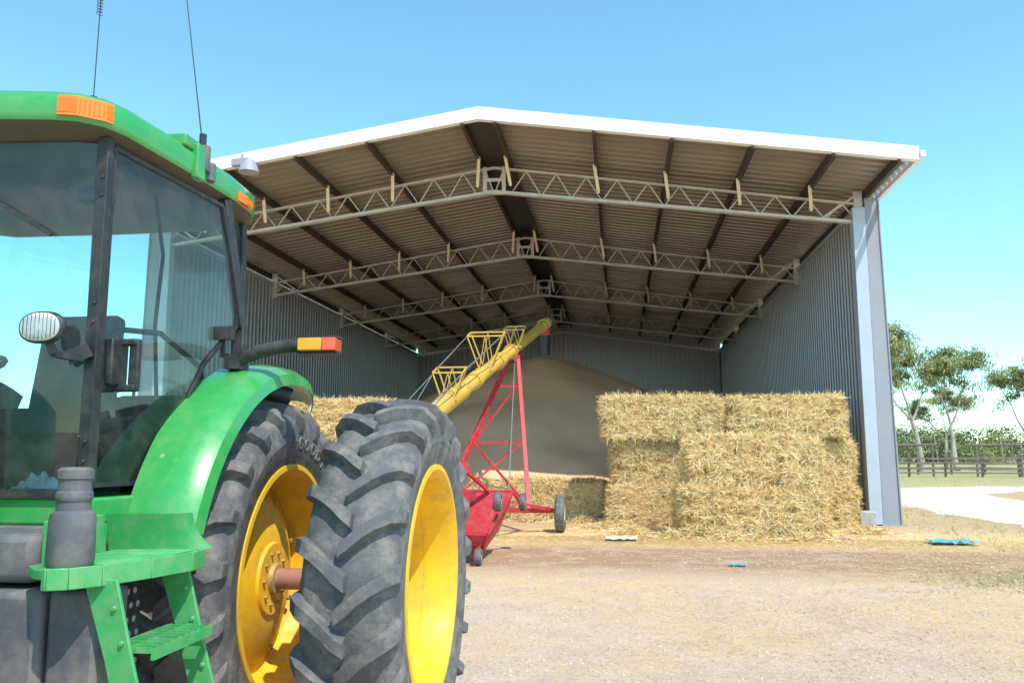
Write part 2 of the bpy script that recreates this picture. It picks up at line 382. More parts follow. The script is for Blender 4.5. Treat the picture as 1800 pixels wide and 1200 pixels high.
# ------------------------------------------------------------------ bales
BL,BH,BD=2.7,.985,1.2
def blade(mb,p,d,l,wd,m,nrm=None):
    d=d.normalized();s=d.cross(nrm if nrm else Vector((random.random()-.5,random.random()-.5,random.random()-.5)))
    if s.length<1e-4:return
    s=s.normalized()*wd/2;q=p+d*l
    mb.add([p-s,p+s,q+s*.6,q-s*.6],[(0,1,2,3)],m)
def mkbale(seed):
    random.seed(seed);mb=MB();off=Vector((seed*7.1,3,1))
    nx,ny,nz=80,36,34
    sl_=[random.gauss(0,.022) for _ in range(40)]
    def sp(v):
        x,y,z=v
        X=x*2/BL;Yy=y*2/BD;Z=(z-BH/2)*2/BH
        n=noise.fractal(Vector((x*5,y*5,z*8))+off,1,2,4)*.055+noise.noise(Vector((x*1.3,y*1.3,z*1.6))+off)*.08
        k=(x+2)/.16;n+=sl_[int(k)%40]-.03*max(0,abs((k%1)-.5)*2-.7)/.3
        n-=.035*math.exp(-((Z+.05+.1*noise.noise(Vector((x,seed,0))))/.06)**2)
        e=sorted([abs(X),abs(Yy),abs(Z)])
        r=1-.09*max(0,(e[1]-.70)/.30)**2.2
        bulge=.035*(1-Z*Z)
        ry=1-.20*max(0,(max(abs(Z) if e[1]>.5 else 0,0)-.72)/.28)**2.2 if e[1]>.72 else 1
        return ((X*BL/2)*(1-.05*max(0,(e[1]-.70)/.30)**2.2)+X*(n*.9+bulge*.6),(Yy*BD/2)*min(r,ry)+Yy*(n+bulge),BH/2+(Z*BH/2)*(1-.095*max(0,(e[1]-.72)/.28)**2.2)+Z*(n*.5 if Z>0 else 0))
    def face(f,nu,nv):
        vs=[sp(f(i/nu,j/nv)) for i in range(nu+1) for j in range(nv+1)]
        mb.add(vs,[(i*(nv+1)+j,(i+1)*(nv+1)+j,(i+1)*(nv+1)+j+1,i*(nv+1)+j+1) for i in range(nu) for j in range(nv)],0)
    hx,hy=BL/2,BD/2
    face(lambda u,v:(-hx+BL*u,-hy,BH*v),nx,nz);face(lambda u,v:(hx-BL*u,hy,BH*v),nx,nz)
    face(lambda u,v:(hx,-hy+BD*u,BH*v),ny,nz);face(lambda u,v:(-hx,hy-BD*u,BH*v),ny,nz)
    face(lambda u,v:(-hx+BL*u,-hy+BD*v,BH),nx,ny)
    def sprout(n,f,nrm,out=.3,lo=.05,hi=.22):
        for _ in range(n):
            b=f()
            if noise.noise(Vector((b[0]*3,b[1]*6,b[2]*8))+off)<-.22:continue
            p=Vector(sp(b));
            t=Vector((random.gauss(0,1.2),random.gauss(0,1.2),random.gauss(0,.7)));t-=nrm*t.dot(nrm);t=t.normalized()
            d=t+nrm*abs(random.gauss(0,out))
            if nrm.z<.5:d.z-=.15
            blade(mb,p+nrm*.004,d,random.uniform(lo,hi),random.uniform(.006,.013),random.choice((1,1,1,2,2,2,3)),nrm+Vector((random.gauss(0,.5),random.gauss(0,.5),random.gauss(0,.5))))
    U=random.uniform
    sprout(7500,lambda:(U(-hx,hx),-hy,U(.06,BH-.04)),Vector((0,-1,0)))
    sprout(1000,lambda:(U(-hx,hx),-hy,BH*(1-abs(random.gauss(0,.04)))),Vector((0,-.5,.8)),.8,.06,.26)
    sprout(450,lambda:(U(-hx,hx),-hy,abs(random.gauss(0,.03))),Vector((0,-.8,-.6)),.5)
    sprout(3500,lambda:(hx,U(-hy,hy),U(.01,BH)),Vector((1,0,0)),.6);sprout(3500,lambda:(-hx,U(-hy,hy),U(.01,BH)),Vector((-1,0,0)),.6)
    sprout(5000,lambda:(U(-hx,hx),U(-hy,hy),BH),Vector((0,0,1)),.4)
    return mkmesh('straw_bale',mb,[M['bale'],M['strawa'],M['strawb'],M['strawc']])
bm_=[mkbale(i+1) for i in range(5)]
random.seed(5);bi=0
def bale(x,y,z,lab,ry=0,sx=1,sz=1):
    global bi
    o=bpy.data.objects.new('straw_bale',bm_[bi%5]);bi+=1;scene.collection.objects.link(o)
    o.location=(x+random.uniform(-.04,.04),y+random.uniform(-.11,.11),z);o.rotation_euler=(R(random.uniform(-.6,.6)),R(random.uniform(-.8,.8)),R(random.uniform(-2.4,2.4)+ry));o.scale=(sx,1,sz)
    o['label']=lab;o['category']='straw bale';o['group']='straw bales stacked at the shed mouth'
H=BH*1.0
bale(2.48,17.35,0,"large square golden straw bale resting on dirt in front of stack",sx=1.0)
bale(2.60,17.72,H,"large golden straw bale on top of the front one",sx=.93)
for r in range(3):
    nm=["at the base of tall stack","in the middle of tall stack","on top of tall stack"][r]
    bale((1.04,1.12,.97)[r],(20.15,20.35,20.1)[r],r*H,"golden rectangular straw bale "+nm,sx=(.99,.93,.98)[r])
    bale((3.92,4.0,3.86)[r],(20.3,20.5,20.35)[r],r*H,"golden straw bale "+nm+" by the column",sx=(.98,.94,.97)[r],ry=(0,-1,1)[r])
    bale(-6.85,20.3,r*H,"straw bale "+nm+" behind the auger",sx=.98)
bale(-1.75,21.4,0,"single straw bale on the shed floor beside grain heap",sx=.97)
bale(-4.5,21.6,0,"single straw bale on shed floor behind auger hopper",sx=.97)
# ------------------------------------------------------------------ grain
mb=MB();gx,gy,gh=-2.9,31.5,5.3
nx,ny=90,90;vs=[];x0,x1,y0,y1=XL+.05,XR-.05,21.6,YB-.15
for i in range(nx+1):
    for j in range(ny+1):
        x=x0+(x1-x0)*i/nx;y=y0+(y1-y0)*j/ny
        r=math.hypot(x-gx,(y-gy) if y<gy else (y-gy)*.55)
        z=gh-.48*(math.sqrt(r*r+1.2)-1.1)+.28*noise.noise(Vector((x*.5,y*.5,0)))+.05*noise.noise(Vector((x*2,y*2,0)))
        vs.append((x,y,max(z,-.05)))
mb.add(vs,[(i*(ny+1)+j,(i+1)*(ny+1)+j,(i+1)*(ny+1)+j+1,i*(ny+1)+j+1) for i in range(nx) for j in range(ny)])
obj('grain_heap',mb,M['grain'],None,(gx,gy,0),sm=60,label="huge brown heap of loose grain inside the shed",category="grain heap")
# ------------------------------------------------------------------ tyre + rim
CX=-3.03
def tyre(mb,c,R0=.985,hw=.225,nl=22,rimr=.60):
    w=hw/.225
    def rr(r):return rimr+(r-.60)*(R0-rimr)/(.385)
    prof=[(.17,.585),(.19,.60),(.205,.63),(.213,.67),(.216,.675),(.228,.75),(.231,.753),(.226,.82),(.212,.865),(.18,.90),(.12,.92),(0,.926)]
    prof=prof+[(-x,r) for x,r in prof[:-1]][::-1]
    prof=[(x*w,rr(r)) for x,r in prof]
    mb.revx(prof,c,96)
    path=[(-.02,.922,0,1,.060,-.01),(.03,.925,0,1,.064,.028),(.08,.922,0,1,.064,.075),(.13,.912,.12,.99,.066,.118),(.178,.896,.35,.93,.066,.155),(.21,.866,.8,.55,.05,.18),(.222,.835,1,.2,.028,.195),(.224,.80,1,.05,.008,.20)]
    for sd in(-1,1):
        for i in range(nl):
            t0=2*math.pi*(i+(0 if sd>0 else .5))/nl
            vs=[];wear=random.uniform(.90,1.0);jt=random.uniform(-.004,.004)
            for x,r,nx_,nr,h,dt in path:
                for a,hh in((-.046,-.015),(-.042,h*.25),(-.033+jt,h*wear),(.033+jt,h*wear),(.042,h*.25),(.046,-.015)):
                    t=t0+dt+a;X=(x+nx_*hh)*w;q=rr(r+nr*hh)
                    vs.append((c[0]+sd*X,c[1]-q*math.cos(t),c[2]+q*math.sin(t)))
            fs=[];K=6
            for a in range(len(path)-1):
                for b in range(K-1):
                    q=a*K+b;fs.append((q,q+1,q+K+1,q+K) if sd<0 else (q,q+K,q+K+1,q+1))
            fs.append((0,5,4,3,2,1) if sd<0 else (0,1,2,3,4,5));e=(len(path)-1)*K;fs.append(tuple(e+i_ for i_ in range(K)))
            mb.add(vs,fs)
def rim(mb,c,deep,sd=1,k=1):
    if deep: pr=[(.195,.63),(.212,.628),(.214,.6),(.19,.585),(.17,.578),(.13,.565),(.05,.55),(-.03,.54),(-.10,.535),(-.13,.50),(-.13,.3),(-.15,.22),(-.15,.001)]
    else: pr=[(.195,.63),(.212,.628),(.214,.6),(.19,.585),(.15,.575),(.09,.56),(.03,.545),(.0,.52),(.02,.46),(.06,.38),(.085,.30),(.10,.25),(.104,.20),(.12,.19),(.12,.001)]
    mb.revx([(sd*x*k,r*k) for x,r in pr],c,72)
    mb.revx([(-sd*.2*k,.63*k),(-sd*.21*k,.6*k),(-sd*.05*k,.55*k),(sd*.02*k,.545*k)],c,48)
    xb=(-.15 if deep else .12)
    for i in range(10):
        t=2*math.pi*i/10;p=(c[0]+sd*xb*k,c[1]+.14*k*math.cos(t),c[2]+.14*k*math.sin(t))
        mb.cyl(p,(p[0]+sd*.016,p[1],p[2]),.011*k,n=6,m=1)
    mb.revx([((xb+.001)*sd*k,.085*k),((xb+.025)*sd*k,.078*k),((xb+.025)*sd*k,.001)],c,28,1)
    if not deep:
        for i in range(8):
            t=2*math.pi*(i+.5)/8;p=(c[0]+sd*.03*k,c[1]+.44*k*math.cos(t),c[2]+.44*k*math.sin(t))
            mb.cyl(p,(p[0]+sd*.02,p[1],p[2]),.018*k,n=6,m=1)
AX=(-3.03,4.51,.965)
tractor=empty('tractor',(AX[0],AX[1],0),label="green farm tractor with yellow rims and dual rear wheels on dirt",category="tractor")
def sidewall_x(r):
    pts=[(.60,.19),(.67,.213),(.75,.230),(.82,.226),(.875,.212)]
    for (a,b),(c,d) in zip(pts,pts[1:]):
        if a<=r<=c:return b+(d-b)*(r-a)/(c-a)
    return .22
def lettering(c,txt,phi0,r0,size,sd=1):
    cu=bpy.data.curves.new('t','FONT');cu.body=txt;cu.size=size;cu.extrude=.003;cu.space_character=1.35
    o=bpy.data.objects.new('t',cu);scene.collection.objects.link(o);dg=bpy.context.evaluated_depsgraph_get()
    me=o.evaluated_get(dg).to_mesh();mb=MB()
    vs=[]
    for v in me.vertices:
        r=r0+v.co.y;ph=phi0+v.co.x/(r0);vs.append((c[0]+sd*(sidewall_x(r)+.003+v.co.z),c[1]+r*math.sin(ph),c[2]+r*math.cos(ph)))
    mb.add(vs,[tuple(p.vertices) for p in me.polygons]);o.evaluated_get(dg).to_mesh_clear();bpy.data.objects.remove(o)
    return mb
def wheel(x,deep,sd=1,text=False):
    c=(x,AX[1],AX[2]);wh=empty('rear_wheel',c,tractor)
    mb=MB();tyre(mb,c);obj('tyre',mb,M['rubber'],wh,c,sm=30)
    mb=MB();rim(mb,c,deep,sd);obj('rim',mb,[M['yellow'],M['bolt']],wh,c,sm=35)
    if text:
        obj('lettering',lettering(c,"GOODYEAR",.02,.715,.095),M['letter'],wh,c)
    return wh
wheel(-1.212,True,1);wheel(-2.035,False,1,True)
wheel(-4.025,False,-1);wheel(-4.848,True,-1)
mb=MB();mb.cyl((-5.0,AX[1],AX[2]),(-1.3,AX[1],AX[2]),.055,n=24)
for i in range(14):
    x=-1.86+i*.016;mb.cyl((x,AX[1],AX[2]),(x+.007,AX[1],AX[2]),.0575,n=24)
obj('axle_shaft',mb,M['rust'],tractor,AX,sm=40)
mb=MB();mb.cyl((-3.9,AX[1],AX[2]),(-2.16,AX[1],AX[2]),.15,n=20);mb.box((-3.33,3.2,.6),(-2.73,5.1,1.3));mb.box((-3.25,.6,.65),(-2.81,3.2,1.1));mb.box((-3.2,5.1,.5),(-2.86,5.7,.8));mb.box((-3.9,3.1,1.15),(-2.16,4.6,1.36))
obj('chassis',mb,M['grey'],tractor,(CX,4,1),bevel=.02)
for X,sd in((-2.15,1),(-3.91,-1)):
    c=(X,1.35,.70);wh=empty('front_wheel',c,tractor)
    mb=MB();tyre(mb,c,.72,.2,18,.4);obj('tyre',mb,M['rubber'],wh,c,sm=30)
    mb=MB();rim(mb,c,False,sd,.67);obj('rim',mb,[M['yellow'],M['bolt']],wh,c,sm=35)
mb=MB();mb.cyl((-3.9,1.35,.7),(-2.2,1.35,.7),.08);obj('front_axle',mb,M['grey'],tractor,(CX,1.35,.7))
mb=MB();pf=[(-.40,1.2),(.40,1.2),(.40,1.75),(.33,1.92),(.2,1.98),(-.2,1.98),(-.33,1.92),(-.40,1.75)]
pb=[(a*1.0,b+(.0 if b<1.3 else .05)) for a,b in pf];p0=[(a*.8,b-(.0 if b<1.3 else .25)) for a,b in pf]
vs=[(CX+a,.35,b) for a,b in p0]+[(CX+a,1.2,b-.06 if b>1.3 else b) for a,b in pf]+[(CX+a,2.95,b) for a,b in pb]
fs=[tuple(range(8))[::-1],tuple(range(16,24))]
for s_ in(0,8):
    for i in range(8):fs.append((s_+i,s_+(i+1)%8,s_+8+(i+1)%8,s_+8+i))
mb.add(vs,fs);obj('hood',mb,M['green'],tractor,(CX,1.8,1.6),bevel=.02)
mb=MB();mb.box((-3.25,.32,1.25),(-2.81,.36,1.6));obj('grille',mb,M['black'],tractor,(CX,.34,1.4))
# ---------------- cab
def sideX(y):return -2.185+.14*(y-3.22)
cab=empty('cab',(CX,3.85,1.36),tractor)
def rl(s,dy=0,ins=0):
    pts=[(.0,2.97),(.45,2.98),(.70,3.02),(.80,3.05),(.875,3.12),(.91,3.22),(.95,3.6),(.985,4.1),(.97,4.35),(.88,4.52),(.7,4.62),(0,4.64)]
    out=[]
    for a,b in pts:out.append((max(0,a-ins),b+(ins if b<3.5 else -ins)))
    return [(CX+a,b) for a,b in out]+[(CX-a,b) for a,b in out[1:-1]][::-1]
mb=MB();layers=[(2.985,.17),(3.03,.0),(3.05,-.01),(3.13,-.008),(3.165,.02),(3.195,.10),(3.215,.28)]
def zoff(y):return -.035*(y-3.0)/1.6
N=len(rl(1));vs=[]
for z,i in layers:
    vs+=[(x,y,z+zoff(y)) for x,y in rl(1,0,i)]
fs=[]
for l in range(1,len(layers)-1):
    for i in range(N):fs.append((l*N+i,l*N+(i+1)%N,(l+1)*N+(i+1)%N,(l+1)*N+i))
fs.append(tuple(range((len(layers)-1)*N,len(layers)*N)))
mb.add(vs,fs,0)
mb.add(vs,[(i,(i+1)%N,N+(i+1)%N,N+i) for i in range(N)]+[tuple(range(N))[::-1]],1)
obj('roof',mb,[M['green'],mat('visor_underside',(.13,.10,.07),.6)],cab,(CX,3.8,3.1),sm=50)
def wraplamp(a,z0,z1,out=.02):
    mb=MB();n=len(a);vs=[]
    for x,y,nx_,ny_ in a:
        for z in(z0,z1):
            vs.append((x+nx_*out,y+ny_*out,z));vs.append((x-nx_*.03,y-ny_*.03,z))
    fs=[]
    for i in range(n-1):
        k=i*4;fs+=[(k,k+4,k+6,k+2),(k,k+1,k+5,k+4),(k+2,k+6,k+7,k+3)]
    fs+=[(0,2,3,1),(n*4-4,n*4-3,n*4-1,n*4-2)]
    mb.add(vs,fs)
    for i in range(n-1):
        for k in range(6):
            t=(k+.5)/6;x=a[i][0]+(a[i+1][0]-a[i][0])*t;y=a[i][1]+(a[i+1][1]-a[i][1])*t;nx_=a[i][2]+(a[i+1][2]-a[i][2])*t;ny_=a[i][3]+(a[i+1][3]-a[i][3])*t
            mb.bar((x+nx_*out,y+ny_*out,z0+.012),(x+nx_*out,y+ny_*out,z1-.012),.005,.005)
    return mb
front=[(CX+.73,3.02,.3,-.95),(CX+.76,3.028,.4,-.9),(CX+.80,3.04,.55,-.83),(CX+.875,3.11,.85,-.5),(CX+.885,3.14,.93,-.3)]
obj('marker_lamp',wraplamp(front,3.045,3.13),M['amber'],cab,(CX+.8,3.1,3.1))
rear=[(CX+.985,4.12,1,.02),(CX+.99,4.2,1,.15),(CX+.975,4.3,.95,.3)]
obj('marker_lamp',wraplamp(rear,3.01,3.06),M['amber'],cab,(CX+.97,4.15,3.06))
def quadstrip(pts,z0,z1):
    mb=MB();vs=[]
    for x,y in pts:vs+=[(x,y+.02,z0),(x,y,z1)]
    mb.add(vs,[(2*i,2*i+2,2*i+3,2*i+1) for i in range(len(pts)-1)]);return mb
ws=[(CX+.815*math.sin(t),3.21-.1*(math.cos(t))) for t in [(-1+2*i/12)*math.pi/2 for i in range(13)]]
obj('windscreen',quadstrip(ws,1.50,2.985),M['glass'],cab,(CX,3.15,2.2),sm=60)
GP=[(3.235,1.52),(3.60,1.52),(3.68,1.56),(3.745,1.70),(3.82,1.92),(3.93,2.10),(4.08,2.24),(4.19,2.33),(4.205,2.45),(4.02,2.95),(3.235,2.98)]
for sg in(1,-1):
    mb=MB();vs=[(CX+sg*(sideX(y)-CX),y,z) for y,z in GP];mb.add(vs,[tuple(range(len(vs)))])
    obj('door_glass',mb,M['glass'],cab,(CX+sg*.9,3.7,2.2))
    mb=MB()
    for i in range(len(vs)):
        p=Vector(vs[i]);q=Vector(vs[(i+1)%len(vs)]);mb.bar(p,q,.018,.022,up=(1,0,0))
    obj('door_frame',mb,M['black'],cab,(CX+sg*.9,3.7,2.2))
    mb=MB();x=CX+sg*.838
    mb.bar((x,3.205,1.42),(x-sg*.005,3.2,3.01),.045,.052)
    for z in(1.62,1.7,2.2,2.28,2.75,2.83):mb.cyl((x,3.19,z),(x+sg*.005,3.172,z),.008,n=8)
    obj('pillar',mb,M['black'],cab,(x,3.2,2.2),bevel=.005)
    mb=MB();mb.bar((CX+sg*(sideX(4.2)-CX),4.24,2.33),(CX+sg*(sideX(4.05)-CX)-sg*.01,4.06,3.0),.05,.06);mb.bar((CX+sg*(sideX(4.2)-CX),4.24,1.4),(CX+sg*(sideX(4.2)-CX),4.24,2.35),.05,.06)
    obj('pillar',mb,M['black'],cab,(x,4.2,2.2),bevel=.005)
    mb=MB();mb.bar((CX+sg*.86,4.52,1.4),(CX+sg*.83,4.5,3.0),.06,.06)
    obj('pillar',mb,M['black'],cab,(x,4.5,2.2),bevel=.005)
    mb=MB();mb.add([(CX+sg*.965,4.26,1.9),(CX+sg*.87,4.5,1.9),(CX+sg*.84,4.5,2.96),(CX+sg*.95,4.1,2.96)],[(0,1,2,3)]);obj('quarter_glass',mb,M['glass'],cab,(CX+sg*.9,4.4,2.4))
mb=MB();mb.add([(CX-.82,4.52,1.7),(CX+.82,4.52,1.7),(CX+.8,4.5,2.98),(CX-.8,4.5,2.98)],[(0,1,2,3)]);obj('rear_window',mb,M['glass'],cab,(CX,4.5,2.3))
mb=MB();mb.prism([(CX-.86,3.17),(CX+.86,3.17),(CX+.90,3.3),(CX+.935,3.62),(CX+.9,4.5),(CX-.9,4.5),(CX-.935,3.62),(CX-.90,3.3)],1.36,1.47)
obj('sill',mb,M['green'],cab,(CX,3.8,1.42),bevel=.012)
mb=MB();mb.box((CX-.84,3.15,1.47),(CX+.85,3.2,1.505));obj('lower_trim',mb,M['black'],cab,(CX,3.2,1.5))
mb=MB();mb.box((CX-.8,4.46,1.47),(CX+.8,4.5,1.72));obj('rear_panel',mb,M['black'],cab,(CX,4.5,1.5))
mb=MB()
mb.box((CX-.27,3.85,1.75),(CX+.23,4.3,1.88));mb.prism([(4.22,1.85),(4.34,1.85),(4.42,2.42),(4.32,2.44)],CX-.25,CX+.21,axis='x');mb.box((CX-.16,3.95,1.47),(CX+.14,4.2,1.75))
mb.box((CX+.27,3.9,1.98),(CX+.33,4.25,2.04));obj('seat',mb,M['cloth'],cab,(CX,4.1,1.47),bevel=.04)
SX=CX-.14
mb=MB();mb.cyl((SX,3.3,1.5),(SX,3.6,2.05),.05)
f=lambda t:(SX+.19*math.cos(t),3.62+.19*math.sin(t)*.9,2.06+.19*math.sin(t)*.4)
for i in range(20):
    a=2*math.pi*i/20;b=2*math.pi*(i+1)/20
    mb.cyl(f(a),f(b),.014,n=6)
for t in(.5,2.6,4.7):mb.cyl((SX,3.62,2.04),f(t),.012,n=6)
obj('steering_wheel',mb,M['black'],cab,(CX,3.6,2))
mb=MB();mb.box((CX-.75,3.5,1.47),(CX-.35,4.4,1.9));obj('console',mb,M['inter'],cab,(CX-.5,3.8,1.8),bevel=.02)
mb=MB();mb.box((CX-.25,3.2,1.47),(CX+.25,3.34,1.90));obj('dashboard',mb,M['inter'],cab,(CX,3.3,1.8),bevel=.02)
mb=MB();mb.box((CX+.42,4.0,1.47),(CX+.8,4.45,1.95));obj('fender_box',mb,M['inter'],cab,(CX+.6,4.2,1.8),bevel=.03)
mb=MB();mb.tube([(CX+.62,3.55,1.5),(CX+.62,3.55,2.15),(CX+.66,3.65,2.24),(CX+.78,3.8,2.24),(CX+.84,4.1,2.1),(CX+.84,4.15,1.6)],.014);obj('grab_rail',mb,M['black'],cab,(CX+.7,3.7,2),sm=50)
mb=MB();mb.tube([(CX+.70,3.82,2.95),(CX+.74,3.85,2.65),(CX+.70,3.88,2.3),(CX+.72,3.9,1.9)],.010);obj('wiring_lead',mb,M['black'],cab,(CX+.7,3.8,2.5),sm=50)
mb=MB()
for a,b in((.50,3.75),(.56,3.8),(.62,3.86)):
    mb.cyl((CX+a,b,1.9),(CX+a+.03,b-.05,2.12),.008,n=6);mb.cyl((CX+a+.03,b-.05,2.12),(CX+a+.033,b-.055,2.17),.02,.016,n=10)
mb.box((CX+.46,3.7,1.47),(CX+.68,3.98,1.92));obj('control_levers',mb,M['black'],cab,(CX+.57,3.8,1.9))
mb=MB();mb.box((CX+.60,3.34,2.78),(CX+.76,3.42,2.85));obj('speaker',mb,M['inter'],cab,(CX+.7,3.4,2.8),bevel=.02)
mb=MB();nn_=16;vs=[]
for i in range(nn_+1):
    for j in range(nn_+1):
        u=i/nn_-.5;v=j/nn_-.5;h=max(0,.09*(1-4*(u*u+v*v))+.05*noise.noise(Vector((u*9,v*9,0))))
        vs.append((CX+.50+u*.24,3.38+v*.16,1.485+h*.8))
mb.add(vs,[(i*(nn_+1)+j,(i+1)*(nn_+1)+j,(i+1)*(nn_+1)+j+1,i*(nn_+1)+j+1) for i in range(nn_) for j in range(nn_)])
obj('rag',mb,mat('rag_cloth',(.5,.62,.75),.9),cab,(CX+.5,3.3,1.5),sm=60)
hx_=sideX(3.33)+.012
mb=MB();mb.box((hx_-.01,3.25,1.94),(hx_+.02,3.37,2.14))
mb.bar((hx_+.075,3.33,1.915),(hx_+.075,3.33,2.145),.03,.045);mb.bar((hx_+.0,3.33,2.13),(hx_+.09,3.33,2.13),.045,.03);mb.bar((hx_,3.33,1.93),(hx_+.09,3.33,1.93),.045,.03)
obj('door_handle',mb,M['black'],cab,(hx_,3.3,2.03),bevel=.008)
mb=MB();mb.cyl((CX+.15,3.1,2.85),(CX+.62,3.11,2.6),.009,n=6);mb.bar((CX+.3,3.09,2.78),(CX+.68,3.10,2.56),.012,.02);obj('wiper',mb,M['black'],cab,(CX+.4,3.1,2.7))
mb=MB();c=Vector((-2.26,2.96,2.145));prof=[(.0,-.012),(.05,-.011),(.085,-.006),(.095,.0),(.099,.012),(.09,.03),(.06,.055),(.0,.06)]
nn_=36;k=len(prof)
for i in range(nn_):
    t=2*math.pi*i/nn_
    sx=math.copysign(abs(math.cos(t))**.85,math.cos(t));sz=math.copysign(abs(math.sin(t))**.85,math.sin(t))
    for r,y in prof:mb.v.append((c.x+r*sx,c.y+y,c.z+.66*r*sz))
for i in range(nn_):
    j=(i+1)%nn_
    for a in range(k-1):
        mb.f.append((i*k+a,j*k+a,j*k+a+1,i*k+a+1));mb.m.append(1 if a<2 else 0)
for i in range(9):
    x=c.x-.068+i*.017;h=.055*math.sqrt(max(.05,1-((x-c.x)/.085)**2));mb.bar((x,c.y-.011,c.z-h),(x,c.y-.011,c.z+h),.0015,.002,0)
mb.bar((c.x,c.y+.04,c.z-.03),(c.x+.02,c.y+.06,c.z-.1),.03,.03);mb.bar((c.x+.02,c.y+.06,c.z-.1),(-2.21,3.15,2.04),.03,.025);mb.bar((-2.25,3.12,2.04),(-2.19,3.17,2.08),.04,.06)
obj('work_lamp',mb,[M['black'],M['lens']],cab,tuple(c),sm=50)
mb=MB();bx=(-2.31,3.25,3.16);mb.cyl(bx,(bx[0],bx[1],3.23),.018);mb.cyl((bx[0],bx[1],3.23),(bx[0]+.005,bx[1],4.2),.0025,n=6)
pt=[]
for i in range(60):
    t=i/59;pt.append((bx[0]+.012*math.cos(i*.9),bx[1]+.012*math.sin(i*.9),3.62+.12*t))
mb.tube(pt,.0015,5);obj('antenna',mb,M['black'],cab,bx)
mb=MB();bx=(-2.08,3.80,3.12);mb.cyl(bx,(bx[0],bx[1],3.26),.018);mb.cyl((bx[0],bx[1],3.2),(bx[0]-.13,bx[1]-.1,4.3),.0035,.0018,n=6);obj('antenna',mb,M['black'],cab,bx)
mb=MB();mb.box((-2.2,3.62,3.14),(-2.07,3.78,3.20),0);mb.box((-2.085,3.70,3.0),(-2.045,3.78,3.18),0);mb.box((-2.09,3.78,3.06),(-2.04,3.82,3.20),1);mb.cyl((-2.05,3.84,3.02),(-2.05,3.84,3.12),.025,m=1)
obj('roof_bracket',mb,[M['green'],M['grey']],cab,(-2.1,3.7,3.1),bevel=.008)
# ---------------- fenders
for sg in(1,-1):
    mb=MB();ax=lambda x:CX+sg*(x-CX)
    prof=[(-2.13,1.19),(-1.98,1.195),(-1.88,1.175),(-1.825,1.14),(-1.81,1.08),(-1.82,1.08),(-1.835,1.13),(-1.89,1.155),(-1.98,1.17),(-2.13,1.17)]
    k=len(prof);vs=[];n_=40;t0,t1=R(18.5),R(116)
    for i in range(n_+1):
        t=t0+(t1-t0)*i/n_
        e=max(0,(i/n_-.8)/.2);
        for x,r in prof:
            xx=x-.10*e*e*((x+2.12)/.31);r2=r-.03*e
            vs.append((ax(xx),AX[1]-r2*math.cos(t),AX[2]+r2*math.sin(t)-.01))
    fs=[]
    for i in range(n_):
        for a in range(k):
            b=(a+1)%k;fs.append((i*k+a,(i+1)*k+a,(i+1)*k+b,i*k+b))
    fs+=[tuple(range(k)),tuple(range(n_*k,n_*k+k))]
    mb.add(vs,fs);fen=obj('fender',mb,M['green'],tractor,(ax(-1.95),4.4,2.0),sm=40)
    mb=MB();arc=[(AX[1]-1.18*math.cos(t0+(t1-t0)*i/20),AX[2]+1.18*math.sin(t0+(t1-t0)*i/20)) for i in range(21)]
    inn=[(AX[1]-.9*math.cos(t0+(t1-t0)*i/20),AX[2]+.9*math.sin(t0+(t1-t0)*i/20)) for i in range(21)]
    vs=[(ax(-2.135),y,z) for y,z in arc]+[(ax(-2.135),y,z) for y,z in inn]
    mb.add(vs,[(i,i+1,i+22,i+21) for i in range(20)]);obj('fender_liner',mb,M['black'],fen,(ax(-2.12),4.4,1.8))
    mb=MB();mb.box((min(ax(-2.05),ax(-1.97)),4.08,2.09),(max(ax(-2.05),ax(-1.97)),4.2,2.17))
    ap_=[(-2.02,4.12,2.125),(-1.95,4.125,2.16),(-1.88,4.13,2.185),(-1.80,4.14,2.205),(-1.72,4.15,2.215),(-1.66,4.15,2.215)]
    mb.tube([(ax(a),b,c_) for a,b,c_ in ap_],.037,12)
    for a,b,c_ in ap_[1:-1]:mb.cyl((ax(a-.006),b,c_),(ax(a+.006),b,c_),.0375,n=12)
    mb.box((min(ax(-2.10),ax(-2.0)),4.04,2.24),(max(ax(-2.10),ax(-2.0)),4.09,2.31));mb.bar((ax(-2.06),4.08,2.15),(ax(-2.06),4.08,2.26),.02)
    arm=obj('lamp_arm',mb,M['black'],tractor,(ax(-1.9),4.15,2.2),sm=40)
    mb=MB();mb.box((min(ax(-1.66),ax(-1.53)),4.09,2.182),(max(ax(-1.66),ax(-1.53)),4.2,2.248),0);mb.box((min(ax(-1.529),ax(-1.455)),4.09,2.18),(max(ax(-1.529),ax(-1.455)),4.2,2.248),1)
    mb.box((min(ax(-1.67),ax(-1.45)),4.12,2.168),(max(ax(-1.67),ax(-1.45)),4.21,2.179),2);mb.box((min(ax(-1.67),ax(-1.45)),4.12,2.249),(max(ax(-1.67),ax(-1.45)),4.21,2.26),2)
    obj('turn_signal',mb,[mat('amber_reflector',(.7,.36,.02),.3),M['redl'],M['black']],arm,(ax(-1.6),4.15,2.2),bevel=.006)
mb=MB();mb.cyl((-1.95,4.42,2.0),(-1.86,4.5,1.97),.05,n=14);obj('fender_lamp',mb,M['black'],tractor,(-1.9,4.45,2.0),sm=40)
PZ=.045
mb=MB();vs=[];nn_=14
for i in range(nn_+1):
    t=i/nn_
    z=1.40-(.2-PZ)*t;y=3.32+.06*t
    xo=-1.84+.07*t**2.5
    for x,dy in((-2.15,-.05),(xo-.06,0),(xo,.03),(xo+.01,.10)):vs.append((x,y+dy,z))
mb.add(vs,[(i*4+j,i*4+j+1,i*4+j+5,i*4+j+4) for i in range(nn_) for j in range(3)])
obj('step_panel',mb,M['dgreen'],tractor,(-2,3.4,1.2),sm=40)
